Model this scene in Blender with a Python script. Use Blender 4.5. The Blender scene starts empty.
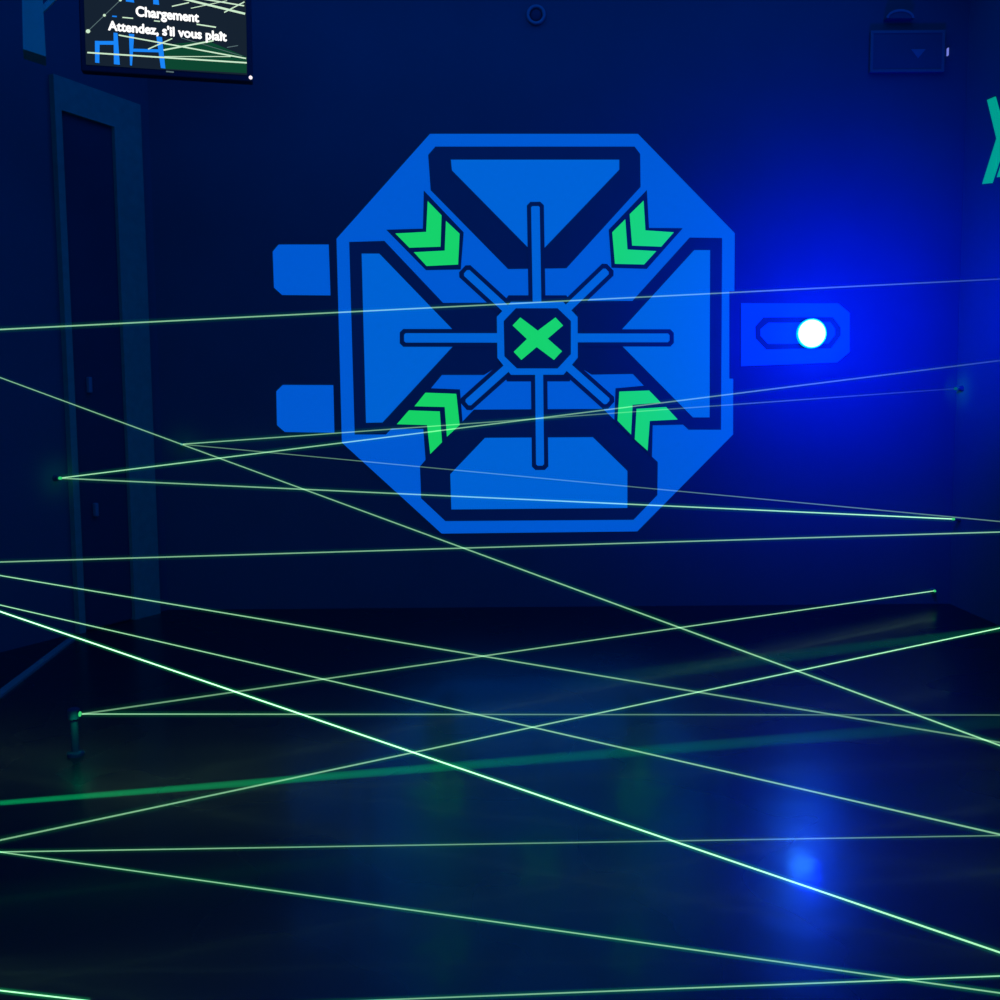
import bpy, bmesh, math, random
from mathutils import Vector, Matrix

random.seed(4)
scene = bpy.context.scene
COL = scene.collection

# ------------------------------------------------------------------ view
scene.view_settings.view_transform = 'Standard'
scene.view_settings.look = 'None'
scene.view_settings.exposure = 0.0
scene.view_settings.gamma = 1.0

# ------------------------------------------------------------------ camera
CAM = Vector((0.0, 0.0, 1.252))
F = 1000.0
ROT = (Matrix.Rotation(math.radians(90 - 5.3), 3, 'X') @ Matrix.Rotation(-0.008, 3, 'Z'))
cd = bpy.data.cameras.new('camera')
cd.sensor_width = 36.0
cd.lens = 36.0 * F / 1000.0
cd.clip_start = 0.05
cam = bpy.data.objects.new('camera', cd)
COL.objects.link(cam)
cam.matrix_world = Matrix.Translation(CAM) @ ROT.to_4x4()
scene.camera = cam


def ray(px, py):
    return (ROT @ Vector(((px - 500) / F, (500 - py) / F, -1.0)))


class Plane:
    """A real surface in the room: origin, right axis u, up axis v, outward normal n (into the room)."""
    def __init__(self, o, u, v=(0, 0, 1)):
        self.o = Vector(o)
        self.u = Vector(u).normalized()
        self.v = Vector(v).normalized()
        self.n = self.u.cross(self.v).normalized()
        self.v = self.n.cross(self.u).normalized()

    def hit(self, px, py):
        d = ray(px, py)
        t = (self.o - CAM).dot(self.n) / d.dot(self.n)
        return CAM + d * t

    def uv(self, px, py):
        r = self.hit(px, py) - self.o
        return (r.dot(self.u), r.dot(self.v))

    def mat(self):
        m = Matrix.Identity(4)
        for i, a in enumerate((self.u, self.v, self.n)):
            for k in range(3):
                m[k][i] = a[k]
        m.translation = self.o
        return m


def at_depth(px, py, y):
    d = ray(px, py)
    return CAM + d * ((y - CAM.y) / d.y)


# ------------------------------------------------------------------ room measures
YB = 6.2                    # back wall
XR = 2.82                   # right wall
ZC = 4.0                    # ceiling
YR = -2.0                   # rear wall
XC = at_depth(160, 400, YB).x      # left back corner
SPL = 0.48
YS = 4.9
XL = XC - SPL * (YB - YS)   # left wall

BACK = Plane((0, YB, 0), (1, 0, 0))
LEFT = Plane((XC, YB, 0), Vector((SPL, 1, 0)))
RIGHT = Plane((XR, YB, 0), (0, -1, 0))
assert BACK.n.y < 0 and LEFT.n.x > 0 and RIGHT.n.x < 0

# ------------------------------------------------------------------ materials
MATS = {}


def nt(name):
    m = bpy.data.materials.new(name)
    m.use_nodes = True
    t = m.node_tree
    t.nodes.clear()
    out = t.nodes.new('ShaderNodeOutputMaterial')
    MATS[name] = m
    return m, t, out


def paint(name, col, rough=0.7, emit=None, estr=0.0, spec=0.3, mottle=0.12, scale=6.0, bump=0.0, coat=0.0):
    m, t, out = nt(name)
    p = t.nodes.new('ShaderNodeBsdfPrincipled')
    tc = t.nodes.new('ShaderNodeTexCoord')
    no = t.nodes.new('ShaderNodeTexNoise')
    no.inputs['Scale'].default_value = scale
    no.inputs['Detail'].default_value = 4
    t.links.new(tc.outputs['Object'], no.inputs['Vector'])
    mx = t.nodes.new('ShaderNodeMix')
    mx.data_type = 'RGBA'
    mx.inputs['A'].default_value = (*[c * (1 - mottle) for c in col], 1)
    mx.inputs['B'].default_value = (*[min(1, c * (1 + mottle)) for c in col], 1)
    t.links.new(no.outputs['Fac'], mx.inputs['Factor'])
    t.links.new(mx.outputs['Result'], p.inputs['Base Color'])
    p.inputs['Roughness'].default_value = rough
    p.inputs['Specular IOR Level'].default_value = spec
    p.inputs['Coat Weight'].default_value = coat
    if emit:
        p.inputs['Emission Color'].default_value = (*emit, 1)
        p.inputs['Emission Strength'].default_value = estr
        m.cycles.emission_sampling = 'NONE' if estr < 3 else 'AUTO'
    if bump:
        b = t.nodes.new('ShaderNodeBump')
        b.inputs['Strength'].default_value = bump
        b.inputs['Distance'].default_value = 0.01
        t.links.new(no.outputs['Fac'], b.inputs['Height'])
        t.links.new(b.outputs['Normal'], p.inputs['Normal'])
    t.links.new(p.outputs['BSDF'], out.inputs['Surface'])
    return m


def glow(name, col, strength):
    m, t, out = nt(name)
    e = t.nodes.new('ShaderNodeEmission')
    e.inputs['Color'].default_value = (*col, 1)
    e.inputs['Strength'].default_value = strength
    t.links.new(e.outputs[0], out.inputs['Surface'])
    m.cycles.emission_sampling = 'NONE'
    return m


def beam_mat(name, col, soft):
    """Laser light seen in haze, and painted floor reflections of it: adds its light to whatever lies behind it."""
    m, t, out = nt(name)
    tr = t.nodes.new('ShaderNodeBsdfTransparent')
    e = t.nodes.new('ShaderNodeEmission')
    e.inputs['Color'].default_value = (*col, 1)
    a = t.nodes.new('ShaderNodeAttribute')
    a.attribute_name = 'power'
    if soft:
        lw = t.nodes.new('ShaderNodeLayerWeight')
        lw.inputs['Blend'].default_value = 0.5
        inv = t.nodes.new('ShaderNodeMath')
        inv.operation = 'SUBTRACT'
        inv.inputs[0].default_value = 1.0
        t.links.new(lw.outputs['Facing'], inv.inputs[1])
        pw = t.nodes.new('ShaderNodeMath')
        pw.operation = 'POWER'
        pw.inputs[1].default_value = soft
        t.links.new(inv.outputs[0], pw.inputs[0])
        mu = t.nodes.new('ShaderNodeMath')
        mu.operation = 'MULTIPLY'
        t.links.new(pw.outputs[0], mu.inputs[0])
        t.links.new(a.outputs['Fac'], mu.inputs[1])
        t.links.new(mu.outputs[0], e.inputs['Strength'])
    else:
        t.links.new(a.outputs['Fac'], e.inputs['Strength'])
    ad = t.nodes.new('ShaderNodeAddShader')
    t.links.new(tr.outputs[0], ad.inputs[0])
    t.links.new(e.outputs[0], ad.inputs[1])
    t.links.new(ad.outputs[0], out.inputs['Surface'])
    m.cycles.emission_sampling = 'NONE'
    return m


WALL = paint('matte_dark_wall_paint', (0.02, 0.05, 0.050), 0.85, spec=0.1, mottle=0.10, scale=3)
WALLL = paint('matte_dark_left_wall_paint', (0.02, 0.05, 0.050), 0.85, spec=0.1, mottle=0.08, scale=3)
WALLR = paint('matte_dark_right_wall_paint', (0.02, 0.065, 0.060), 0.85, spec=0.1, mottle=0.08, scale=3)
CEIL = paint('black_ceiling_paint', (0.01, 0.012, 0.014), 0.9, spec=0.05)
FRAME = paint('dark_grey_door_frame_paint', (0.04, 0.15, 0.08), 0.8, spec=0.1, mottle=0.2, scale=20)
LEAF = paint('black_door_paint', (0.012, 0.03, 0.034), 0.85, spec=0.08)
BLUE = paint('blue_fluorescent_paint', (0.02, 0.06, 0.035), 0.8, (0.0, 0.155, 1.0), 0.60, spec=0.1, mottle=0.05)
BLUE2 = paint('blue_fluorescent_paint_lighter', (0.02, 0.06, 0.035), 0.8, (0.0, 0.185, 1.0), 0.62, spec=0.1, mottle=0.05)
LATCH = paint('blue_fluorescent_latch_paint', (0.0, 0.06, 0.12), 0.8, (0.0, 0.06, 1.0), 0.5, spec=0.1, mottle=0.05)
DARK = paint('navy_paint', (0.008, 0.04, 0.034), 0.85, (0.0, 0.022, 0.3), 0.11, spec=0.1)
GREEN = paint('green_fluorescent_paint', (0.02, 0.1, 0.04), 0.8, (0.008, 0.63, 0.10), 1.0, spec=0.1, mottle=0.05)
TEAL = paint('green_fluorescent_paint_on_right_wall', (0.02, 0.1, 0.015), 0.8, (0.0, 0.34, 0.25), 0.95, spec=0.1, mottle=0.05)
BLACK = paint('black_plastic', (0.008, 0.012, 0.014), 0.6, spec=0.15)
GREYP = paint('grey_plastic', (0.3, 0.27, 0.14), 0.7, spec=0.2)
DIMGREY = paint('dim_grey_plastic', (0.03, 0.11, 0.095), 0.7, spec=0.15)
STRIP = paint('scuffed_metal_strip', (0.06, 0.14, 0.09), 0.6, spec=0.3)
LENS_G = glow('green_lens_glow', (0.06, 0.9, 0.25), 0.7)
LENS_D = glow('dim_green_lens_glow', (0.0, 0.30, 0.42), 0.35)
BULB = glow('white_hot_bulb', (0.03, 0.26, 1.0), 40.0)
BULB.cycles.emission_sampling = 'AUTO'
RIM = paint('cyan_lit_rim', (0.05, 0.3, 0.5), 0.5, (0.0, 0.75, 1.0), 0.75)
BEAM = beam_mat('laser_light_core', (0.40, 0.86, 0.46), 0)
HALO = beam_mat('laser_light_halo', (0.02, 1.0, 0.30), 2.2)
WIDE = beam_mat('laser_reflection_wide', (0.0, 0.85, 0.24), 1.4)  # blurry floor reflections of the lasers, put in as glowing tubes

# glossy floor: thin clear varnish over a satin black floor, slightly uneven
FLOOR, t, out = nt('glossy_black_floor')
p = t.nodes.new('ShaderNodeBsdfPrincipled')
p.inputs['Base Color'].default_value = (0.001, 0.004, 0.006, 1)
p.inputs['Roughness'].default_value = 0.24
p.inputs['Specular IOR Level'].default_value = 0.5
p.inputs['Coat Weight'].default_value = 0.13
p.inputs['Coat Roughness'].default_value = 0.085
tc = t.nodes.new('ShaderNodeTexCoord')
no = t.nodes.new('ShaderNodeTexNoise')
no.inputs['Scale'].default_value = 5.5
no.inputs['Detail'].default_value = 2.0
b = t.nodes.new('ShaderNodeBump')
b.inputs['Strength'].default_value = 0.05
b.inputs['Distance'].default_value = 0.02
no2 = t.nodes.new('ShaderNodeTexNoise')
no2.inputs['Scale'].default_value = 1.3
mr = t.nodes.new('ShaderNodeMapRange')
mr.inputs['To Min'].default_value = 0.24
mr.inputs['To Max'].default_value = 0.31
t.links.new(tc.outputs['Object'], no.inputs['Vector'])
t.links.new(tc.outputs['Object'], no2.inputs['Vector'])
t.links.new(no2.outputs['Fac'], mr.inputs['Value'])
t.links.new(mr.outputs['Result'], p.inputs['Roughness'])
t.links.new(no.outputs['Fac'], b.inputs['Height'])
t.links.new(b.outputs['Normal'], p.inputs['Normal'])
t.links.new(b.outputs['Normal'], p.inputs['Coat Normal'])
t.links.new(p.outputs['BSDF'], out.inputs['Surface'])


# ------------------------------------------------------------------ object helpers
def link(name, bm, mats, parent=None, mw=None, smooth=False):
    me = bpy.data.meshes.new(name)
    bmesh.ops.recalc_face_normals(bm, faces=bm.faces[:])
    bm.to_mesh(me)
    bm.free()
    for m in (mats if isinstance(mats, (list, tuple)) else [mats]):
        me.materials.append(m)
    if smooth:
        for f in me.polygons:
            f.use_smooth = True
    o = bpy.data.objects.new(name, me)
    COL.objects.link(o)
    if parent is not None:
        o.parent = parent
    if mw is not None:
        o.matrix_local = mw
    return o


def tag(o, label=None, cat=None, group=None, kind=None):
    if label:
        o['label'] = label
    if cat:
        o['category'] = cat
    if group:
        o['group'] = group
    if kind or cat:
        o['kind'] = kind or 'thing'
    return o


def empty(name, mw, label, cat, group=None):
    o = bpy.data.objects.new(name, None)
    o.empty_display_size = 0.05
    COL.objects.link(o)
    o.matrix_world = mw
    return tag(o, label, cat, group)


def add_prism(bm, pts, z0, z1, mi=0):
    """pts: 2D outline in the local u, v plane; extruded from z0 to z1 along the local normal."""
    a = [bm.verts.new((x, y, z0)) for x, y in pts]
    c = [bm.verts.new((x, y, z1)) for x, y in pts]
    fs = [bm.faces.new(c), bm.faces.new(a[::-1])]
    n = len(pts)
    for i in range(n):
        j = (i + 1) % n
        fs.append(bm.faces.new((a[i], a[j], c[j], c[i])))
    for f in fs:
        f.material_index = mi
    return fs


def add_ring(bm, outer, inner, z0, z1):
    n = len(outer)
    ao = [bm.verts.new((x, y, z0)) for x, y in outer]
    co = [bm.verts.new((x, y, z1)) for x, y in outer]
    ai = [bm.verts.new((x, y, z0)) for x, y in inner]
    ci = [bm.verts.new((x, y, z1)) for x, y in inner]
    for i in range(n):
        j = (i + 1) % n
        bm.faces.new((co[i], co[j], ci[j], ci[i]))
        bm.faces.new((ao[j], ao[i], ai[i], ai[j]))
        bm.faces.new((ao[i], ao[j], co[j], co[i]))
        bm.faces.new((ai[j], ai[i], ci[i], ci[j]))


def add_box(bm, lo, hi, bev=0.0, mw=None):
    lo, hi = Vector(lo), Vector(hi)
    r = bmesh.ops.create_cube(bm, size=1.0)
    vs = r['verts']
    for v in vs:
        v.co = Vector((lo[k] + (v.co[k] + 0.5) * (hi[k] - lo[k]) for k in range(3)))
    if bev:
        es = list({e for v in vs for e in v.link_edges})
        g = bmesh.ops.bevel(bm, geom=es, offset=bev, segments=2, affect='EDGES', profile=0.5)
        vs = list({v for f in g['faces'] for v in f.verts} | {v for v in vs if v.is_valid})
    if mw is not None:
        for v in vs:
            v.co = mw @ v.co


def add_lathe(bm, prof, n=32, cap=True):
    """profile of (radius, height) along local z."""
    rings = []
    for r, z in prof:
        if r < 1e-6:
            rings.append([bm.verts.new((0, 0, z))])
        else:
            rings.append([bm.verts.new((r * math.cos(2 * math.pi * i / n), r * math.sin(2 * math.pi * i / n), z)) for i in range(n)])
    for a, c in zip(rings, rings[1:]):
        for i in range(n):
            j = (i + 1) % n
            if len(a) == 1 and len(c) == 1:
                continue
            if len(a) == 1:
                bm.faces.new((a[0], c[i], c[j]))
            elif len(c) == 1:
                bm.faces.new((a[i], a[j], c[0]))
            else:
                bm.faces.new((a[i], a[j], c[j], c[i]))
    if cap:
        if len(rings[0]) > 1:
            bm.faces.new(rings[0][::-1])
        if len(rings[-1]) > 1:
            bm.faces.new(rings[-1])


def add_bar(bm, p0, p1, w, d):
    """straight bar of width w, depth d between two points"""
    p0, p1 = Vector(p0), Vector(p1)
    q = (p1 - p0).to_track_quat('Z', 'Y').to_matrix().to_4x4()
    add_box(bm, (-w / 2, -d / 2, 0), (w / 2, d / 2, (p1 - p0).length), mw=Matrix.Translation(p0) @ q)


def structure(name, bm, mat, parent=None):
    o = link(name, bm, mat, parent)
    if parent is None:
        o['kind'] = 'structure'
    return o


# ------------------------------------------------------------------ the room
T = 0.12
bm = bmesh.new()
add_box(bm, (XL - 0.3, YR - 0.2, -0.15), (XR + 0.3, YB + 0.2, 0.0))
structure('floor', bm, FLOOR)
bm = bmesh.new()
add_box(bm, (XL - 0.3, YR - 0.2, ZC), (XR + 0.3, YB + 0.2, ZC + 0.12))
structure('ceiling', bm, CEIL)
bm = bmesh.new()
add_box(bm, (XC - 0.3, YB, 0), (XR + T, YB + T, ZC))
structure('wall_back', bm, WALL)
bm = bmesh.new()
add_box(bm, (XR, YR, 0), (XR + T, YB, ZC))
structure('wall_right', bm, WALLR)
bm = bmesh.new()
n_in = LEFT.n
foot = [(XC, YB), (XC - SPL * (YB - YS), YS), (XL - T, YS - 0.03), (XC - T - 0.12, YB + 0.05), (XC - 0.02, YB)]
a = [bm.verts.new((x, y, 0)) for x, y in foot]
c = [bm.verts.new((x, y, ZC)) for x, y in foot]
bm.faces.new(a)
bm.faces.new(c)
for i in range(len(foot)):
    j = (i + 1) % len(foot)
    bm.faces.new((a[i], a[j], c[j], c[i]))
structure('wall_left_splay', bm, WALLL)
bm = bmesh.new()
add_box(bm, (XL - T, YR, 0), (XL, YS, ZC))
structure('wall_left', bm, WALLL)
bm = bmesh.new()
add_box(bm, (XL - T, YR - T, 0), (XR + T, YR, ZC))
structure('wall_rear', bm, WALL)

# door with its frame on the splayed left wall
door = bpy.data.objects.new('door_1', None)
COL.objects.link(door)
door.matrix_world = LEFT.mat()
door['kind'] = 'structure'


def L(px, py):
    return LEFT.uv(px, py)


u0, u1 = L(59.5, 300)[0], L(66, 300)[0]
u2, u3 = L(109, 105)[0], L(136, 105)[0]
top0, top1 = L(59.5, 79)[1], L(136, 105)[1]
ztop = (top0 + top1) / 2
in0 = L(66, 114)[1]
in1 = L(109, 127)[1]
zin = (in0 + in1) / 2
bm = bmesh.new()
add_prism(bm, [(u0, 0), (u1, 0), (u1, zin), (u2, zin), (u2, 0), (u3, 0), (u3, ztop), (u0, ztop)], 0.0, 0.035)
link('door_frame', bm, FRAME, door)
bm = bmesh.new()
add_prism(bm, [(u1, 0.01), (u2, 0.01), (u2, zin), (u1, zin)], 0.0, 0.012)
leaf = link('door_leaf', bm, LEAF, door)
for py0, py1, px in ((377, 393, 86), (503, 516, 92.5)):
    bm = bmesh.new()
    ua, za = L(px - 2, py0)
    ub, zb = L(px + 2, py1)
    add_box(bm, (ua, zb, 0.012), (ub, za, 0.04), bev=0.006)
    h = link('hinge', bm, DIMGREY, leaf)

# metal strip on the floor
FLOORP = Plane((0, 0, 0), (1, 0, 0), (0, 1, 0))
bm = bmesh.new()
p0, p1 = FLOORP.hit(-14, 706), FLOORP.hit(72, 640)
d = (p1 - p0).normalized()
s = Vector((-d.y, d.x, 0)) * 0.02
q = [p0 + s, p1 + s, p1 - s, p0 - s]
add_prism(bm, [(v.x, v.y) for v in q], 0.0, 0.012)
tag(link('floor_strip', bm, STRIP), 'pale straight strip on the dark floor running to the left wall', 'floor strip')

# ------------------------------------------------------------------ the octagonal emblem on the back wall
emb_org = BACK.hit(537, 338)
EMB = Plane(emb_org, (1, 0, 0))


def E(pts):
    return [EMB.uv(x, y) for x, y in pts]


ST = 0.0022


def lay(level):
    return (0.0002, 0.004 + ST * level)


emblem = empty('octagon_emblem', EMB.mat(), 'large blue octagonal vault door emblem with green chevrons painted on the back wall', 'wall emblem')


def flat(name, pts, level, mat, parent, label=None):
    bm = bmesh.new()
    add_prism(bm, E(pts), *lay(level))
    o = link(name, bm, mat, parent)
    if label:
        o['label'] = label
    return o


plate = [(430, 134), (637.8, 134), (734.6, 233.3), (734.2, 291.2), (729.1, 291.2), (729.1, 378.6), (733, 378.8),
         (732.9, 434.5), (637.2, 531.3), (441.7, 533.5), (342, 442.6), (336.6, 238.8)]
flat('base_plate', plate, 0, BLUE, emblem)
rec = dict(
    top=[(435.5, 146.8), (634.5, 146.8), (640, 154.1), (640.4, 187.1), (566.3, 268.4), (508.1, 269.2), (430.7, 190.4), (428.2, 155.2)],
    left=[(349.3, 242.1), (384.5, 241), (443.2, 303), (489.4, 302.6), (501.5, 311.4), (498, 318), (498, 357), (502, 364),
          (484, 375), (442, 375), (431, 388.3), (391.5, 428.8), (386, 434.5), (354.8, 434.5)],
    right=[(689.5, 237.7), (721.9, 238.2), (720.8, 429.7), (688.4, 429.7), (682.9, 424.6), (643.7, 385.7), (632.7, 374),
           (591.6, 374.7), (574.7, 364), (576.7, 358.6), (576.7, 317), (574.7, 312), (583.9, 301), (632.3, 301)],
    bottom=[(474, 409.6), (603, 408.8), (651.7, 456.5), (657.6, 462), (657.2, 495), (633.4, 519.7), (445.4, 521),
            (421.2, 498.3), (420, 466.4), (425.6, 459.8)])
for k in rec:
    flat('recess_band', rec[k], 1, DARK, emblem)
flat('hub_outline', [(508.5, 295.4), (566.3, 295.4), (576, 310), (577, 360), (569.6, 381.4), (507, 381.5), (498, 360), (498, 310)], 1, DARK, emblem)
pan = [
    [(450.9, 160), (619.1, 160), (619.1, 170), (536.5, 256.3), (452, 170.6)],
    [(361.8, 253.8), (379.4, 253.8), (460.8, 338), (382.7, 422.4), (366.2, 422.8)],
    [(693.9, 250.3), (709.8, 250.3), (709.3, 417.4), (692.8, 417.4), (614, 338)],
    [(485, 437.8), (592.7, 437.1), (627.2, 470.8), (627.2, 507.8), (451.4, 509.3), (450.3, 474.1)]]
for q in pan:
    flat('panel', q, 2, BLUE2, emblem)


def strip(p0, p1, hw, ch):
    """strip from the chamfered end p0 to the square end p1"""
    p0, p1 = Vector(p0), Vector(p1)
    d = (p1 - p0).normalized()
    s = Vector((-d.y, d.x))
    q = [p1 + s * hw, p0 + d * ch + s * hw, p0 + s * (hw - ch), p0 - s * (hw - ch), p0 + d * ch - s * hw, p1 - s * hw]
    return [(v.x, v.y) for v in q]


bars = [((535.3, 206.5), (537, 305), 4.3, 1.2), ((404.2, 338), (500, 338), 4.7, 1.6), ((669.2, 338), (575, 338), 4.4, 1.6), ((540, 465.6), (539, 372), 4.0, 1.6),
        ((465.5, 272), (507, 310), 4.0, 1.8), ((607, 270.5), (568, 308), 4.0, 1.8), ((467, 403.6), (508, 367), 4.0, 1.8), ((607.8, 402.4), (567, 366), 4.0, 1.8)]
for i, (a, c, hw, ch) in enumerate(bars):
    a, c = Vector(a), Vector(c)
    d = (c - a).normalized()
    e = flat('bar', strip(a, c, hw, ch), 4, BLUE2, emblem)
    end = c - d * (9 if i < 4 else 4.5)
    flat('bar_outline', strip(a - d * 4.3, end, hw + 4.2, 3.5), 3, DARK, emblem, 'dark navy outline')
ring_o = [(511, 302), (563, 302), (577.4, 317), (577.6, 358), (563.5, 374.7), (511, 374.9), (497.4, 358), (496.8, 317)]
ring_i = [(515.8, 308.5), (557.5, 308.5), (570.7, 321.3), (570.7, 354.2), (557.5, 368.5), (516.9, 368.5), (504.4, 356.4), (503.7, 321.3)]
flat('hub_ring', ring_o, 4, BLUE2, emblem)
flat('hub_core', ring_i, 5, DARK, emblem, 'dark navy octagonal hub')
flat('cross_mark', [(520.2, 317.6), (537.7, 330.8), (555.3, 317.6), (563, 325.7), (547.6, 338.8), (561.9, 351.3), (553.8, 360.1),
                    (536.6, 347.2), (521.3, 360.1), (513.6, 352), (526.8, 339.2), (512.5, 325.7)], 6, GREEN, emblem, 'bright green cross mark')
back = [
    [(423.9, 190.8), (463.7, 232.6), (460.8, 269.6), (426, 270.3), (386.4, 230), (423, 228.9)],
    [(646.6, 190.4), (648.8, 228.2), (682.5, 228.5), (646.6, 269), (611.4, 267.9), (608.6, 230)],
    [(431, 388.3), (460, 389.4), (463, 427), (425.6, 459.8), (423.4, 429), (391.5, 428.6)],
    [(615.4, 388.3), (643.7, 385.7), (682.9, 424.6), (652.5, 425.3), (651.7, 456.5), (614.2, 421)]]
for q in back:
    flat('chevron_backing', q, 3, DARK, emblem)
chev = [
    [(427.8, 201.4), (426.3, 232.2), (395.5, 233.8), (409.5, 248), (440.6, 247), (441.7, 215.7)],
    [(446, 221.2), (444.8, 250.9), (414, 252.5), (426.7, 266.3), (458.2, 264.8), (459.7, 234)],
    [(643.3, 201), (645.1, 230.7), (673.5, 232.6), (660.9, 247), (631.9, 245.9), (629.4, 214.6)],
    [(625, 219.5), (627.2, 249.8), (656, 251.4), (643.8, 264.8), (614.7, 264.1), (612, 232.6)],
    [(425.6, 392.7), (456.4, 393.8), (459.7, 425), (447, 436.7), (444.8, 407), (414.6, 406.3)],
    [(409.1, 410.3), (439.9, 411.4), (442.1, 442.2), (430.4, 453.9), (427.2, 425), (397, 424.2)],
    [(619.1, 391.6), (648.8, 390.5), (660.5, 402.6), (632.3, 404.8), (630.8, 434.5), (617.3, 420.6)],
    [(636.3, 408.8), (665.8, 407), (677.4, 419.5), (649.5, 420.9), (647.3, 450.6), (634.5, 439.3)]]
for q in chev:
    flat('chevron', q, 4, GREEN, emblem)

# two hinge plates and the latch plate beside it
for pts, lab in (
    ([(278.7, 244.6), (328.7, 244.6), (330.5, 295.4), (282.2, 295), (274.1, 287.8), (272.8, 251.7)],
     'upper of two blue hinge plates left of the octagon emblem'),
    ([(282.9, 384.9), (333.3, 385.1), (334.4, 432.7), (285, 432), (277.1, 425.2), (276.4, 391.3)],
     'lower of two blue hinge plates left of the octagon emblem')):
    o = flat('hinge_plate', pts, 0, BLUE, None)
    o.matrix_world = EMB.mat()
    tag(o, lab, 'wall plate', 'blue hinge plates of the vault emblem')
latch = empty('latch_plate', EMB.mat(), 'blue rectangular latch plate with a slot, right of the octagon emblem', 'wall plate')
flat('plate', [(741, 303.2), (838, 303.2), (849.6, 313), (849.6, 352), (837, 362.6), (741, 366.2)], 0, LATCH, latch)
flat('slot_outline', [(763.2, 317.6), (832.5, 317.2), (840.2, 327.5), (840.2, 335.6), (830.7, 348.2), (765.9, 349.5), (755.5, 338.3), (755.1, 326.6)], 1, DARK, latch, 'dark octagonal slot outline')
flat('slot_face', [(767.7, 323), (829.8, 322.1), (834.8, 329), (834.8, 334.7), (828, 343.7), (767.7, 344), (760, 335.6), (760, 329.3)], 2, LATCH, latch)

# round lamp sitting over the slot
lp = BACK.hit(810.2, 333.8)
LAMPM = Plane(lp + Vector((0, -0.0115, 0)), (1, 0, 0)).mat()
lamp = empty('round_lamp', LAMPM, 'glowing round white-blue lamp on the latch plate', 'lamp')
RL = 13.7 * YB / 1000
bm = bmesh.new()
add_lathe(bm, [(RL * 1.02, 0.0), (RL * 1.07, 0.004), (RL * 1.07, 0.022), (RL * 1.02, 0.026), (RL * 0.97, 0.024), (RL * 0.97, 0.0)], 40)
link('rim', bm, RIM, lamp, smooth=True)
bm = bmesh.new()
prof = [(RL * 0.97, 0.018)] + [(RL * 0.97 * math.cos(a), 0.02 + RL * 0.55 * math.sin(a)) for a in [i * math.pi / 16 for i in range(0, 8)]] + [(0, 0.02 + RL * 0.55)]
add_lathe(bm, prof, 40)
link('bulb', bm, BULB, lamp, smooth=True)

# ------------------------------------------------------------------ chevrons on the right wall
RP = Plane(RIGHT.hit(990, 140), (0, -1, 0))


def right_chevron(shift):
    pts = [(988, 100), (996, 96.5), (1007.5, 138.5), (992.8, 183), (983, 184), (997.3, 138.5)]
    base = [RP.uv(x, y) for x, y in pts]
    bm = bmesh.new()
    add_prism(bm, [(u + shift, v) for u, v in base], 0.0005, 0.006)
    return bm


sh = RP.uv(997.5, 182)[0] - RP.uv(983, 184)[0]
for i in range(2):
    o = link('wall_chevron', right_chevron(sh * i), TEAL)
    o.matrix_world = RP.mat()
    tag(o, ['green chevron painted on the right wall, pointing right and nearest the corner',
            'second green chevron on the right wall, cut by the picture edge'][i], 'wall chevron', 'green chevrons on the right wall')

# ------------------------------------------------------------------ hanging screen, upper left
YT = 5.0
tvc = at_depth(166, 40, YT)
yaw = math.radians(11)
TV = Plane(tvc, (math.cos(yaw), math.sin(yaw), 0))
TV = Plane(tvc, (TV.u.x, TV.u.y, -0.012))
tv = empty('hanging_screen', TV.mat(), 'flat screen showing a French loading message, hung high by the left corner', 'screen')


def S(X, Y):          # a point of the screen picture
    return TV.uv(75 + X / 5.263, Y / 5.263)


uL, uR = S(58, 340)[0], S(906, 380)[0]
vB = (S(60, 345)[1] + S(905, 388)[1]) / 2
vT = vB + (uR - uL) * 9 / 16
bm = bmesh.new()
add_box(bm, (uL - 0.025, vB - 0.030, -0.06), (uR + 0.025, vT + 0.025, -0.004), bev=0.006)
link('casing', bm, BLACK, tv)
bm = bmesh.new()
add_box(bm, (uL + 0.15, vB + 0.08, -0.10), (uR - 0.15, vT - 0.08, -0.06), bev=0.01)
link('back_cover', bm, BLACK, tv)
SCR_BG = glow('screen_dark_navy', (0.008, 0.016, 0.030), 1.0)
SCR_GN = glow('screen_dark_green', (0.004, 0.060, 0.030), 1.0)
SCR_BL = glow('screen_bright_blue', (0.01, 0.24, 0.95), 1.0)
SCR_LN = glow('screen_laser_lines', (0.62, 0.85, 0.62), 1.0)
SCR_DL = glow('screen_dim_lines', (0.10, 0.16, 0.17), 1.0)
SCR_WH = glow('screen_white', (1.0, 1.0, 1.0), 1.2)
bm = bmesh.new()
add_prism(bm, [(uL, vB), (uR, vB), (uR, vT), (uL, vT)], -0.004, -0.001)
disp = link('display', bm, SCR_BG, tv)
bm = bmesh.new()


def sq(pts, mi, z):
    vs = [bm.verts.new((*S(x, y), z)) for x, y in pts]
    f = bm.faces.new(vs)
    f.material_index = mi


def sl(x0, y0, x1, y1, w, mi=2, z=0.0012):
    d = Vector((x1 - x0, y1 - y0)).normalized()
    s = Vector((-d.y, d.x)) * w / 2
    sq([(x0 + s.x, y0 + s.y), (x1 + s.x, y1 + s.y), (x1 - s.x, y1 - s.y), (x0 - s.x, y0 - s.y)], mi, z)


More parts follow.
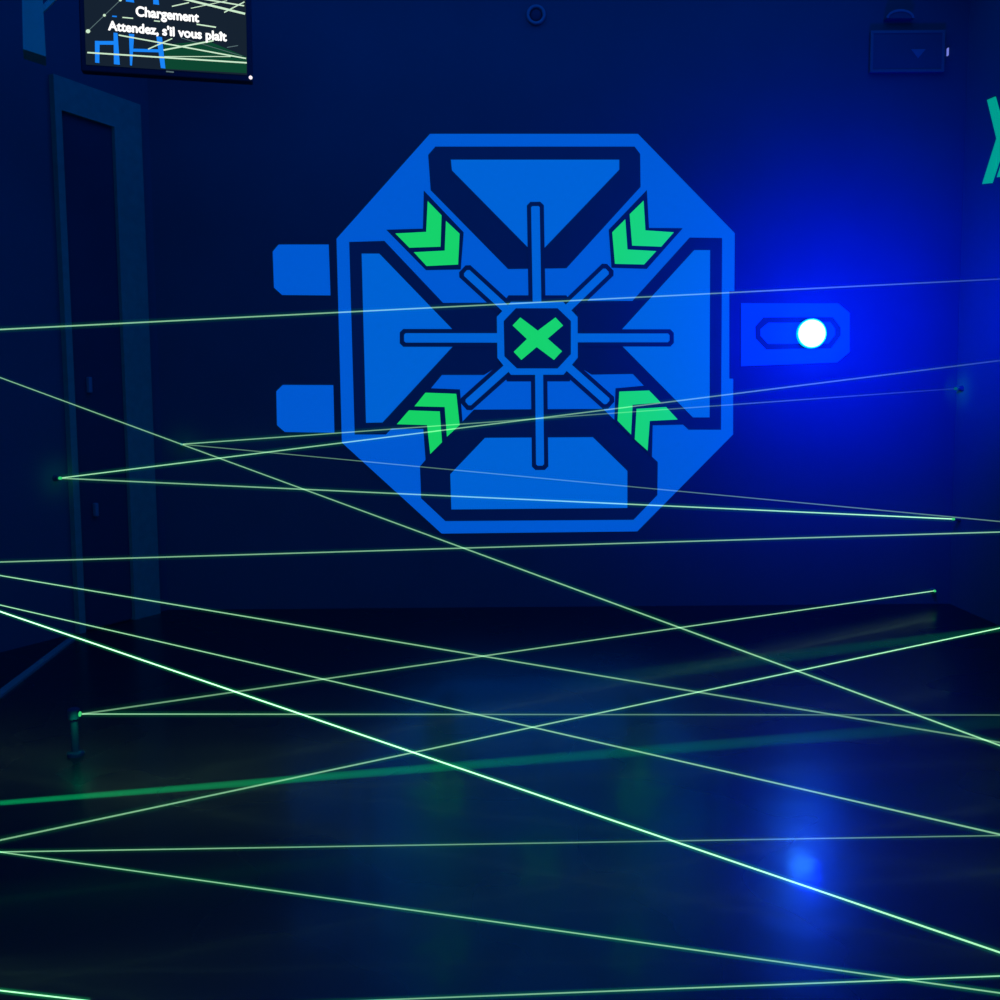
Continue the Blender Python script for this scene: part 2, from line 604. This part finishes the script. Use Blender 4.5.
sq([(470, 235), (700, 215), (903, 300), (903, 385), (470, 362)], 0, 0.0)
sq([(470, 330), (903, 345), (903, 385), (470, 362)], 0, 0.0002)
for q in ([(105, 215), (130, 216), (128, 332), (106, 330)], [(106, 216), (225, 216), (225, 236), (106, 235)],
          [(203, 172), (224, 174), (236, 341), (205, 338)], [(284, 178), (312, 180), (300, 346), (290, 344)],
          [(296, 256), (446, 260), (446, 276), (296, 272)], [(428, 190), (458, 196), (476, 361), (452, 358)],
          [(410, -60), (432, -60), (443, 26), (412, 22)], [(268, -60), (296, -60), (312, 14), (268, 8)], [(196, 82), (220, 84), (220, 91), (196, 89)]):
    sq(q, 1, 0.0008)
for q in ((65, 277, 904, 331, 8), (230, 185, 900, 308, 7), (466, 264, 730, 214, 8), (385, 259, 512, 203, 6), (470, 298, 820, 298, 4),
          (510, 34, 600, 14, 6), (545, -12, 895, 73, 11), (620, -14, 890, 31, 7), (785, 66, 892, 10, 6), (640, 128, 742, 144, 7),
          (250, 92, 306, 97, 6), (416, 110, 448, 113, 6), (610, 44, 800, 4, 4), (300, -150, 890, -20, 7), (120, -120, 600, -60, 6)):
    sl(*q)
for q in ((70, 162, 238, 2, 4), (800, 250, 858, 240, 4), (480, 376, 520, 380, 7), (560, 200, 880, 295, 3)):
    sl(*q, mi=3, z=0.001)
for x, y, r in ((69, 165, 12), (155, 81, 8), (239, 1, 8)):
    sq([(x + r * math.cos(k * math.pi / 5), y + r * 0.9 * math.sin(k * math.pi / 5)) for k in range(10)], 2, 0.0014)
link('screen_picture', bm, [SCR_GN, SCR_BL, SCR_LN, SCR_DL], disp)


def caption(txt, p0, p1, capx, off):
    cu = bpy.data.curves.new('caption', 'FONT')
    cu.body = txt
    cu.offset = off
    tmp = bpy.data.objects.new('caption_source', cu)
    COL.objects.link(tmp)
    dg = bpy.context.evaluated_depsgraph_get()
    me = bpy.data.meshes.new_from_object(tmp.evaluated_get(dg))
    bpy.data.objects.remove(tmp)
    bpy.data.curves.remove(cu)
    xs = [v.co.x for v in me.vertices]
    w0, w1 = min(xs), max(xs)
    a, c = Vector(S(*p0)), Vector(S(*p1))
    ex = (c - a) / (w1 - w0)
    hy = (Vector(S(p0[0], p0[1] - capx)) - a).length / 0.70
    for v in me.vertices:
        q = a + ex * (v.co.x - w0) + Vector((0, 1)) * hy * v.co.y
        v.co = (q.x, q.y, 0.0022)
    tb = bmesh.new()
    wpx = (Vector(S(2, 0)) - Vector(S(0, 0))).length
    for k_, (sx, sy) in enumerate(((0, 0), (1, 0), (-1, 0), (0, 1), (0, -1))):
        n0 = len(tb.verts)
        tb.from_mesh(me)
        tb.verts.ensure_lookup_table()
        for v in tb.verts[n0:]:
            v.co += Vector((sx * wpx, sy * wpx, 0.0002 * k_))
    tb.to_mesh(me)
    tb.free()
    me.materials.clear()
    me.materials.append(SCR_WH)
    me.name = 'caption'
    o = bpy.data.objects.new('caption', me)
    COL.objects.link(o)
    o.parent = disp
    o['label'] = 'white message text'
    return o


caption('Chargement', (322, 84), (652, 117), 50, 0.012)
caption("Attendez, s'il vous pla\u00eet", (176, 158), (798, 217), 48, 0.012)
bm = bmesh.new()
lu, lv = TV.uv(249.8, 77.3)
add_lathe(bm, [(0.009, 0.0), (0.009, 0.003), (0.005, 0.006), (0, 0.007)], 16)
led = link('power_light', bm, glow('pinkish_white_led', (1.0, 0.9, 0.95), 1.0), tv, Matrix.Translation((uR + 0.016, lv, -0.004)))
led['label'] = 'tiny white power light'
mid = TV.mat() @ Vector(((uL + uR) / 2, 0, -0.10))
pinv = TV.mat().inverted()
bm = bmesh.new()
add_lathe(bm, [(0.09, 0), (0.09, -0.02), (0.03, -0.03), (0.03, -(ZC - tvc.z) + 0.0)], 24)
mp = link('ceiling_pole', bm, BLACK, tv, smooth=False)
mp.matrix_world = Matrix.Translation((mid.x - TV.n.x * 0.02, mid.y - TV.n.y * 0.02, ZC))

# ------------------------------------------------------------------ small loudspeaker box, far upper left
YP = 4.8
sp_c = at_depth(34, 28, YP)
a1 = math.radians(24)
SPK = Plane(sp_c, (math.cos(a1), math.sin(a1), 0))
spk = empty('hanging_speaker', SPK.mat(), 'small pale blue box on a bracket, high at the left beside the screen', 'speaker')


def P(x, y):
    return SPK.uv(x, y)


bm = bmesh.new()
pts = [P(21.5, -22), P(42, -14), P(46, 56.5), P(23, 49)]
add_prism(bm, pts, -0.14, 0.0)
bmesh.ops.recalc_face_normals(bm, faces=bm.faces[:])
link('case', bm, GREYP, spk)
bm = bmesh.new()
q0, q1 = P(40, 10), P(56, -6)
add_bar(bm, (q0[0], q0[1], -0.03), (q1[0], q1[1], -0.03), 0.022, 0.022)
link('bracket_arm', bm, GREYP, spk)
bm = bmesh.new()
top = P(34, -18)
q2 = (q1[0], ZC - sp_c.z)
add_bar(bm, (q1[0], q1[1], -0.03), (q1[0], ZC - sp_c.z, -0.03), 0.022, 0.022)
link('ceiling_rod', bm, BLACK, spk)

# ------------------------------------------------------------------ unlit sign box and emergency light, upper right
SG = Plane(BACK.hit(906, 53), (1, 0, 0))


def G(x, y):
    return SG.uv(x, y)


sign = empty('sign_box', SG.mat(), 'unlit dark sign box with a small downward triangle, high on the back wall', 'sign')
(xa, ya), (xb, yb) = G(868, 74), G(943, 32)
bm = bmesh.new()
add_box(bm, (xa, ya, 0.0), (xb, yb, 0.03), bev=0.006)
link('housing', bm, WALL, sign)
bm = bmesh.new()
e = 0.016
ri = [(xa + e, ya + e), (xb - e, ya + e), (xb - e, yb - e), (xa + e, yb - e)]
ro = [(xa, ya), (xb, ya), (xb, yb), (xa, yb)]
add_ring(bm, ro, ri, 0.025, 0.034)
o = link('face_frame', bm, paint('faint_sign_edge_plastic', (0.03, 0.085, 0.065), 0.7, spec=0.1), sign)
bm = bmesh.new()
add_prism(bm, [G(909, 51), G(923.5, 51), G(916, 60)], 0.025, 0.0325)
link('arrow', bm, DIMGREY, sign)
bm = bmesh.new()
gx, gy = G(947, 52.5)
add_box(bm, (gx - 0.003, gy - 0.022, 0.0), (gx + 0.003, gy + 0.022, 0.02), bev=0.002)
link('side_light', bm, glow('pale_violet_glint', (0.20, 0.25, 0.85), 0.9), sign)
EMM = Plane(BACK.hit(897, 18), (1, 0, 0))
bm = bmesh.new()
hw = 0.082
arc = [(hw * math.cos(math.pi * k / 12), hw * 0.55 * math.sin(math.pi * k / 12)) for k in range(13)]
add_prism(bm, [(x, y - 0.02) for x, y in arc], 0.0, 0.05)
em = link('emergency_light', bm, WALL)
em.matrix_world = EMM.mat()
tag(em, 'dim rounded light head on the back wall above the unlit sign box', 'light fitting')
bm = bmesh.new()
o_ = [(hw * 1.0 * math.cos(math.pi * k / 12), hw * 0.62 * math.sin(math.pi * k / 12) - 0.02) for k in range(13)]
i_ = [(hw * 0.86 * math.cos(math.pi * k / 12), hw * 0.46 * math.sin(math.pi * k / 12) - 0.02) for k in range(13)]
add_prism(bm, o_ + i_[::-1], 0.04, 0.055)
link('hood', bm, DIMGREY, em)

# ring fixture above the emblem
RG = Plane(BACK.hit(536, 15.5), (1, 0, 0))
k = YB / 1000
ring = empty('ring_fixture', RG.mat(), 'small dim ring-shaped fixture high on the back wall above the emblem', 'wall fixture')
bm = bmesh.new()
add_lathe(bm, [(6.2 * k, 0.0), (9.2 * k, 0.0), (9.4 * k, 0.014), (8.6 * k, 0.022), (7.0 * k, 0.022), (6.2 * k, 0.014), (6.2 * k, 0.0)], 32, cap=False)
link('rim', bm, DIMGREY, ring, smooth=True)
bm = bmesh.new()
add_lathe(bm, [(6.1 * k, 0.0), (6.0 * k, 0.006), (4 * k, 0.014), (0, 0.018)], 32)
link('dome', bm, LEAF, ring, smooth=True)

# ------------------------------------------------------------------ laser emitters
LIGHTS = []


def green_light(loc, watts, n, col=(0.05, 1.0, 0.45)):
    li = bpy.data.lights.new('laser_spill', 'SPOT')
    li.energy = watts
    li.color = col
    li.spot_size = math.radians(150)
    li.spot_blend = 1.0
    li.shadow_soft_size = 0.005
    o = bpy.data.objects.new('laser_spill', li)
    o.location = loc
    o.rotation_euler = n.to_track_quat('Z', 'Y').to_euler()
    COL.objects.link(o)


def emitter(plane, px, py, label, lens, watts, r=0.014):
    org = plane.hit(px, py)
    mw = Plane(org, plane.u).mat()
    e = empty('laser_emitter', mw, label, 'laser emitter', 'laser emitters at the beam ends')
    bm = bmesh.new()
    add_lathe(bm, [(r * 1.3, 0), (r * 1.3, 0.008), (r, 0.012), (r, 0.03), (r * 0.7, 0.033)], 20)
    link('housing', bm, WALL, e)
    bm = bmesh.new()
    add_lathe(bm, [(r * 0.55, 0.0335), (r * 0.6, 0.042), (r * 0.4, 0.050), (0, 0.053)], 16)
    link('lens', bm, lens, e)
    if watts:
        green_light(org + plane.n * 0.11, watts, plane.n)
    return org + plane.n * 0.036


e_left = emitter(LEFT, 55, 478, 'small laser emitter on the left wall beside the door frame', LENS_G, 0.12)
e_back = emitter(BACK, 183.5, 444, 'small laser emitter on the back wall right of the door frame', LENS_D, 0.07)
e_rt = emitter(RIGHT, 962.5, 388.5, 'dim laser emitter on the right wall, level with the lamp', LENS_D, 0.22)
e_rm = emitter(RIGHT, 960, 519, 'laser emitter on the right wall midway to the floor', LENS_G, 0.0, 0.012)
e_bl = emitter(BACK, 932, 589.8, 'laser emitter low in the right corner of the back wall', LENS_G, 0.0, 0.012)

# emitter standing on the floor at the left
fl_top = at_depth(82, 714, 3.55)
fe = empty('floor_laser_emitter', Matrix.Translation((fl_top.x - 0.03, fl_top.y, 0)), 'laser emitter standing on the dark floor at the left, with green glow', 'laser emitter')
bm = bmesh.new()
h = fl_top.z
add_lathe(bm, [(0.030, 0), (0.030, 0.010), (0.014, 0.016), (0.014, h - 0.022), (0.022, h - 0.016), (0.022, h + 0.016), (0.016, h + 0.022)], 24)
link('stand', bm, LEAF, fe)
bm = bmesh.new()
add_lathe(bm, [(0.010, 0.0), (0.009, 0.004), (0, 0.006)], 16)
lens = link('lens', bm, LENS_G, fe)
lens.matrix_local = Matrix.Translation((0.021, 0, h)) @ Matrix.Rotation(math.pi / 2, 4, 'Y')
li = bpy.data.lights.new('laser_spill', 'SPOT')
li.energy = 0.9
li.color = (0.0, 1.0, 0.45)
li.spot_size = math.radians(130)
li.spot_blend = 1.0
li.shadow_soft_size = 0.01
sp_o = bpy.data.objects.new('laser_spill', li)
sp_o.location = fl_top + Vector((0.0, -0.05, 0.03))
COL.objects.link(sp_o)

# ------------------------------------------------------------------ laser beams


def clip(o, d):
    """distance along d from o to the room surfaces"""
    best = 50.0
    pls = [(Vector((0, 0, 0.004)), Vector((0, 0, 1))), (Vector((XR - 0.002, 0, 0)), Vector((-1, 0, 0))), (Vector((XL + 0.002, 0, 0)), Vector((1, 0, 0))),
           (Vector((0, YB - 0.002, 0)), Vector((0, -1, 0))), (Vector((0, YR + 0.002, 0)), Vector((0, 1, 0))), (LEFT.o + LEFT.n * 0.002, LEFT.n), (Vector((0, 0, ZC)), Vector((0, 0, -1)))]
    for po, n in pls:
        dn = d.dot(n)
        if dn < -1e-9:
            t_ = (po - o).dot(n) / dn
            if 0 <= t_ < best:
                best = t_
    return best


def tube(p0, p1, r0, r1, nseg, nside, lay_name, bm, pw):
    d = (p1 - p0)
    q = d.to_track_quat('Z', 'Y').to_matrix()
    lyr = bm.verts.layers.float.get(lay_name) or bm.verts.layers.float.new(lay_name)
    rings = []
    for i in range(nseg + 1):
        f = i / nseg
        c_ = p0 + d * f
        r = r0 + (r1 - r0) * f
        rg = []
        for k_ in range(nside):
            a_ = 2 * math.pi * k_ / nside
            v = bm.verts.new(c_ + q @ Vector((math.cos(a_) * r, math.sin(a_) * r, 0)))
            v[lyr] = pw(f)
            rg.append(v)
        rings.append(rg)
    for a_, c_ in zip(rings, rings[1:]):
        for i in range(nside):
            j = (i + 1) % nside
            bm.faces.new((a_[i], a_[j], c_[j], c_[i]))
    bm.faces.new(rings[0][::-1])
    bm.faces.new(rings[-1])


def beam(A, B, label, pw, w=2.0, halo=0.0, extA=True, extB=True, wide=None, hw=9.0):
    """A, B: points in the room (seen at the two ends of the beam); pw: light at the two ends."""
    A, B = Vector(A), Vector(B)
    d = (B - A).normalized()
    Ln = (B - A).length
    ta = clip(A, -d) if extA else 0.0
    tb = clip(B, d) if extB else 0.0
    P0, P1 = A - d * ta, B + d * tb
    LL = (P1 - P0).length

    def power(f):
        x = (f * LL - ta) / Ln
        x = max(0.0, min(1.0, x))
        if len(pw) == 3:
            return pw[0] + (pw[1] - pw[0]) * x * 2 if x < 0.5 else pw[1] + (pw[2] - pw[1]) * (x - 0.5) * 2
        return pw[0] + (pw[1] - pw[0]) * x
    da, db = max(A.y, 0.5), max(B.y, 0.5)
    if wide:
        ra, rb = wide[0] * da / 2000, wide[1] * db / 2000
    else:
        ra = rb = w * 0.62 * 0.5 * (da + db) / 2000
    g = (rb - ra) / Ln
    r0, r1 = max(0.001, ra - g * ta), max(0.001, rb + g * tb)
    bm = bmesh.new()
    tube(P0, P1, r0, r1, 24, 10 if not wide else 24, 'power', bm, power)
    o = link('laser_beam_or_reflection', bm, WIDE if wide else BEAM, smooth=True)  # wide ones imitate blurred floor reflections and are not beams
    tag(o, label, 'laser beam', 'green laser beams across the room')
    if halo:
        bm = bmesh.new()
        s = hw / (w * 0.62) * 0.8
        tube(P0, P1, r0 * s, r1 * s, 24, 16, 'power', bm, lambda f: power(f) * halo)
        link('glow', bm, HALO, o, smooth=True)
    return o


D = at_depth
beam(D(0, 329.5, 4.6), D(1000, 279, 5.4), 'topmost laser beam, rising gently to the right across the emblem', (0.34, 0.22, 0.03), halo=0.04)
beam(D(0, 377.5, 4.6), D(1000, 745.5, 3.0), 'long laser beam falling steeply from the left door frame under the emblem', (0.26, 0.26, 0.40), halo=0.05)
beam(e_back, e_rt, 'laser beam from the back wall emitter to the dim right wall emitter', (0.30, 0.12, 0.01), 1.7, halo=0.05, extA=False, extB=False)
beam(e_back, D(1000, 521.5, 5.0), 'faint laser beam from the back wall emitter falling gently right across the lower emblem', (0.15, 0.10, 0.14), 1.6, extA=False)
beam(e_left, D(1000, 360.5, 5.0), 'laser beam rising right from the left wall emitter across the lower chevrons', (0.46, 0.26, 0.03), 1.9, halo=0.05, extA=False)
beam(e_left, e_rm, 'laser beam from the left wall emitter to the middle right wall emitter', (0.26, 0.30, 0.70), 1.9, halo=0.04, extA=False, extB=False)
beam(D(0, 562, 5.0), D(1000, 532, 5.3), 'nearly level laser beam passing just below the emblem', (0.28, 0.26, 0.34), 1.9, halo=0.03)
beam(D(0, 575.5, 4.8), D(1000, 742.5, 3.0), 'laser beam falling right from below the level beam at the left', (0.46, 0.30, 0.16), halo=0.05)
beam(D(0, 605, 4.4), D(1000, 834.5, 2.45), 'laser beam falling right just above the brightest beam at the left', (0.50, 0.32, 0.28), halo=0.05)
beam(D(0, 611.5, 2.9), D(1000, 952.5, 1.85), 'brightest thick laser beam falling from the left edge to the lower right corner', (1.3, 1.0, 0.55), 2.4, halo=0.07, hw=9)
beam(fl_top, e_bl, 'laser beam rising right from the floor emitter to the low corner emitter', (0.18, 0.30, 0.55), 1.8, halo=0.04, extA=False, extB=False)
beam(fl_top, D(1000, 715, 3.65), 'level laser beam starting from the floor emitter', (0.38, 0.14, 0.09), 1.8, halo=0.06, extA=False)
beam(D(0, 840.2, 2.4), D(1000, 628, 3.9), 'laser beam rising right from the lower left, brightest at its right end', (0.24, 0.34, 0.75), 2.0, halo=0.06)
beam(D(0, 852, 2.4), D(1000, 835.5, 2.45), 'nearly level laser beam low over the floor', (0.34, 0.18, 0.15), 1.8, halo=0.05)
beam(D(0, 852, 2.4), D(1000, 993, 1.75), 'green laser beam falling right close over the floor', (0.34, 0.30, 0.30), 2.0, halo=0.12)
beam(D(380, 1000, 1.75), D(1000, 976, 1.85), 'lowest laser beam, rising slightly to the right along the bottom edge', (0.22, 0.30, 0.45), 2.1, halo=0.10)
beam(D(0, 990.5, 1.9), D(90, 1001, 1.88), 'short bright laser beam in the lower left corner', (0.8, 0.7), 2.2, halo=0.12, extB=False)
beam(D(0, 803, 2.75), D(1000, 722, 3.5), 'broad hazy green streak imitating a laser reflection, rising slowly right over the floor', (0.13, 0.036, 0.008), wide=(4, 14))
beam(D(540, 688, 4.0), D(1000, 629, 3.9), 'faint broad streak imitating a laser reflection, fading out under the emblem', (0.0, 0.011, 0.022), wide=(20, 6), extA=False)

# ------------------------------------------------------------------ light
def area(name, loc, rot, sx, sy, watts, col):
    li = bpy.data.lights.new(name, 'AREA')
    li.shape = 'RECTANGLE'
    li.size, li.size_y = sx, sy
    li.energy = watts
    li.color = col
    o = bpy.data.objects.new(name, li)
    o.location = loc
    o.rotation_euler = rot
    COL.objects.link(o)
    return o


# unseen ultraviolet ceiling tubes
area('blacklight_fill', (0.2, 4.3, ZC - 0.03), (0, 0, 0), 4.6, 3.4, 150, (0.0, 0.10, 1.0))
area('blacklight_fill', (-0.2, YR + 0.06, 1.9), (math.radians(90), 0, 0), 4.6, 2.4, 200, (0.0, 0.13, 1.0))  # added fill behind the camera, evens out the back wall
# the blue lamp itself: one source close to the wall
li = bpy.data.lights.new('lamp_light', 'POINT')
li.energy = 21
li.color = (0.0, 0.012, 1.0)
li.shadow_soft_size = 0.08
o = bpy.data.objects.new('lamp_light', li)
o.location = lp + Vector((0, -0.20, 0))
COL.objects.link(o)
for nm, off, wt in (('added_lamp_wash', (0.10, -0.75, 0.0), 110), ('added_wall_wash', (0.15, -1.15, 0.05), 540)):  # added unseen spots facing the wall, widening the lamp glow
    li = bpy.data.lights.new(nm, 'SPOT')
    li.energy = wt
    li.color = (0.0, 0.004, 1.0)
    li.shadow_soft_size = 0.1
    li.spot_size = math.radians(150)
    li.spot_blend = 1.0
    o = bpy.data.objects.new(nm, li)
    o.location = lp + Vector(off)
    o.rotation_euler = (math.radians(90), 0, 0)
    COL.objects.link(o)

w = bpy.data.worlds.new('world')
scene.world = w
w.use_nodes = True
w.node_tree.nodes['Background'].inputs['Color'].default_value = (0.0, 0.004, 0.02, 1)
w.node_tree.nodes['Background'].inputs['Strength'].default_value = 0.2
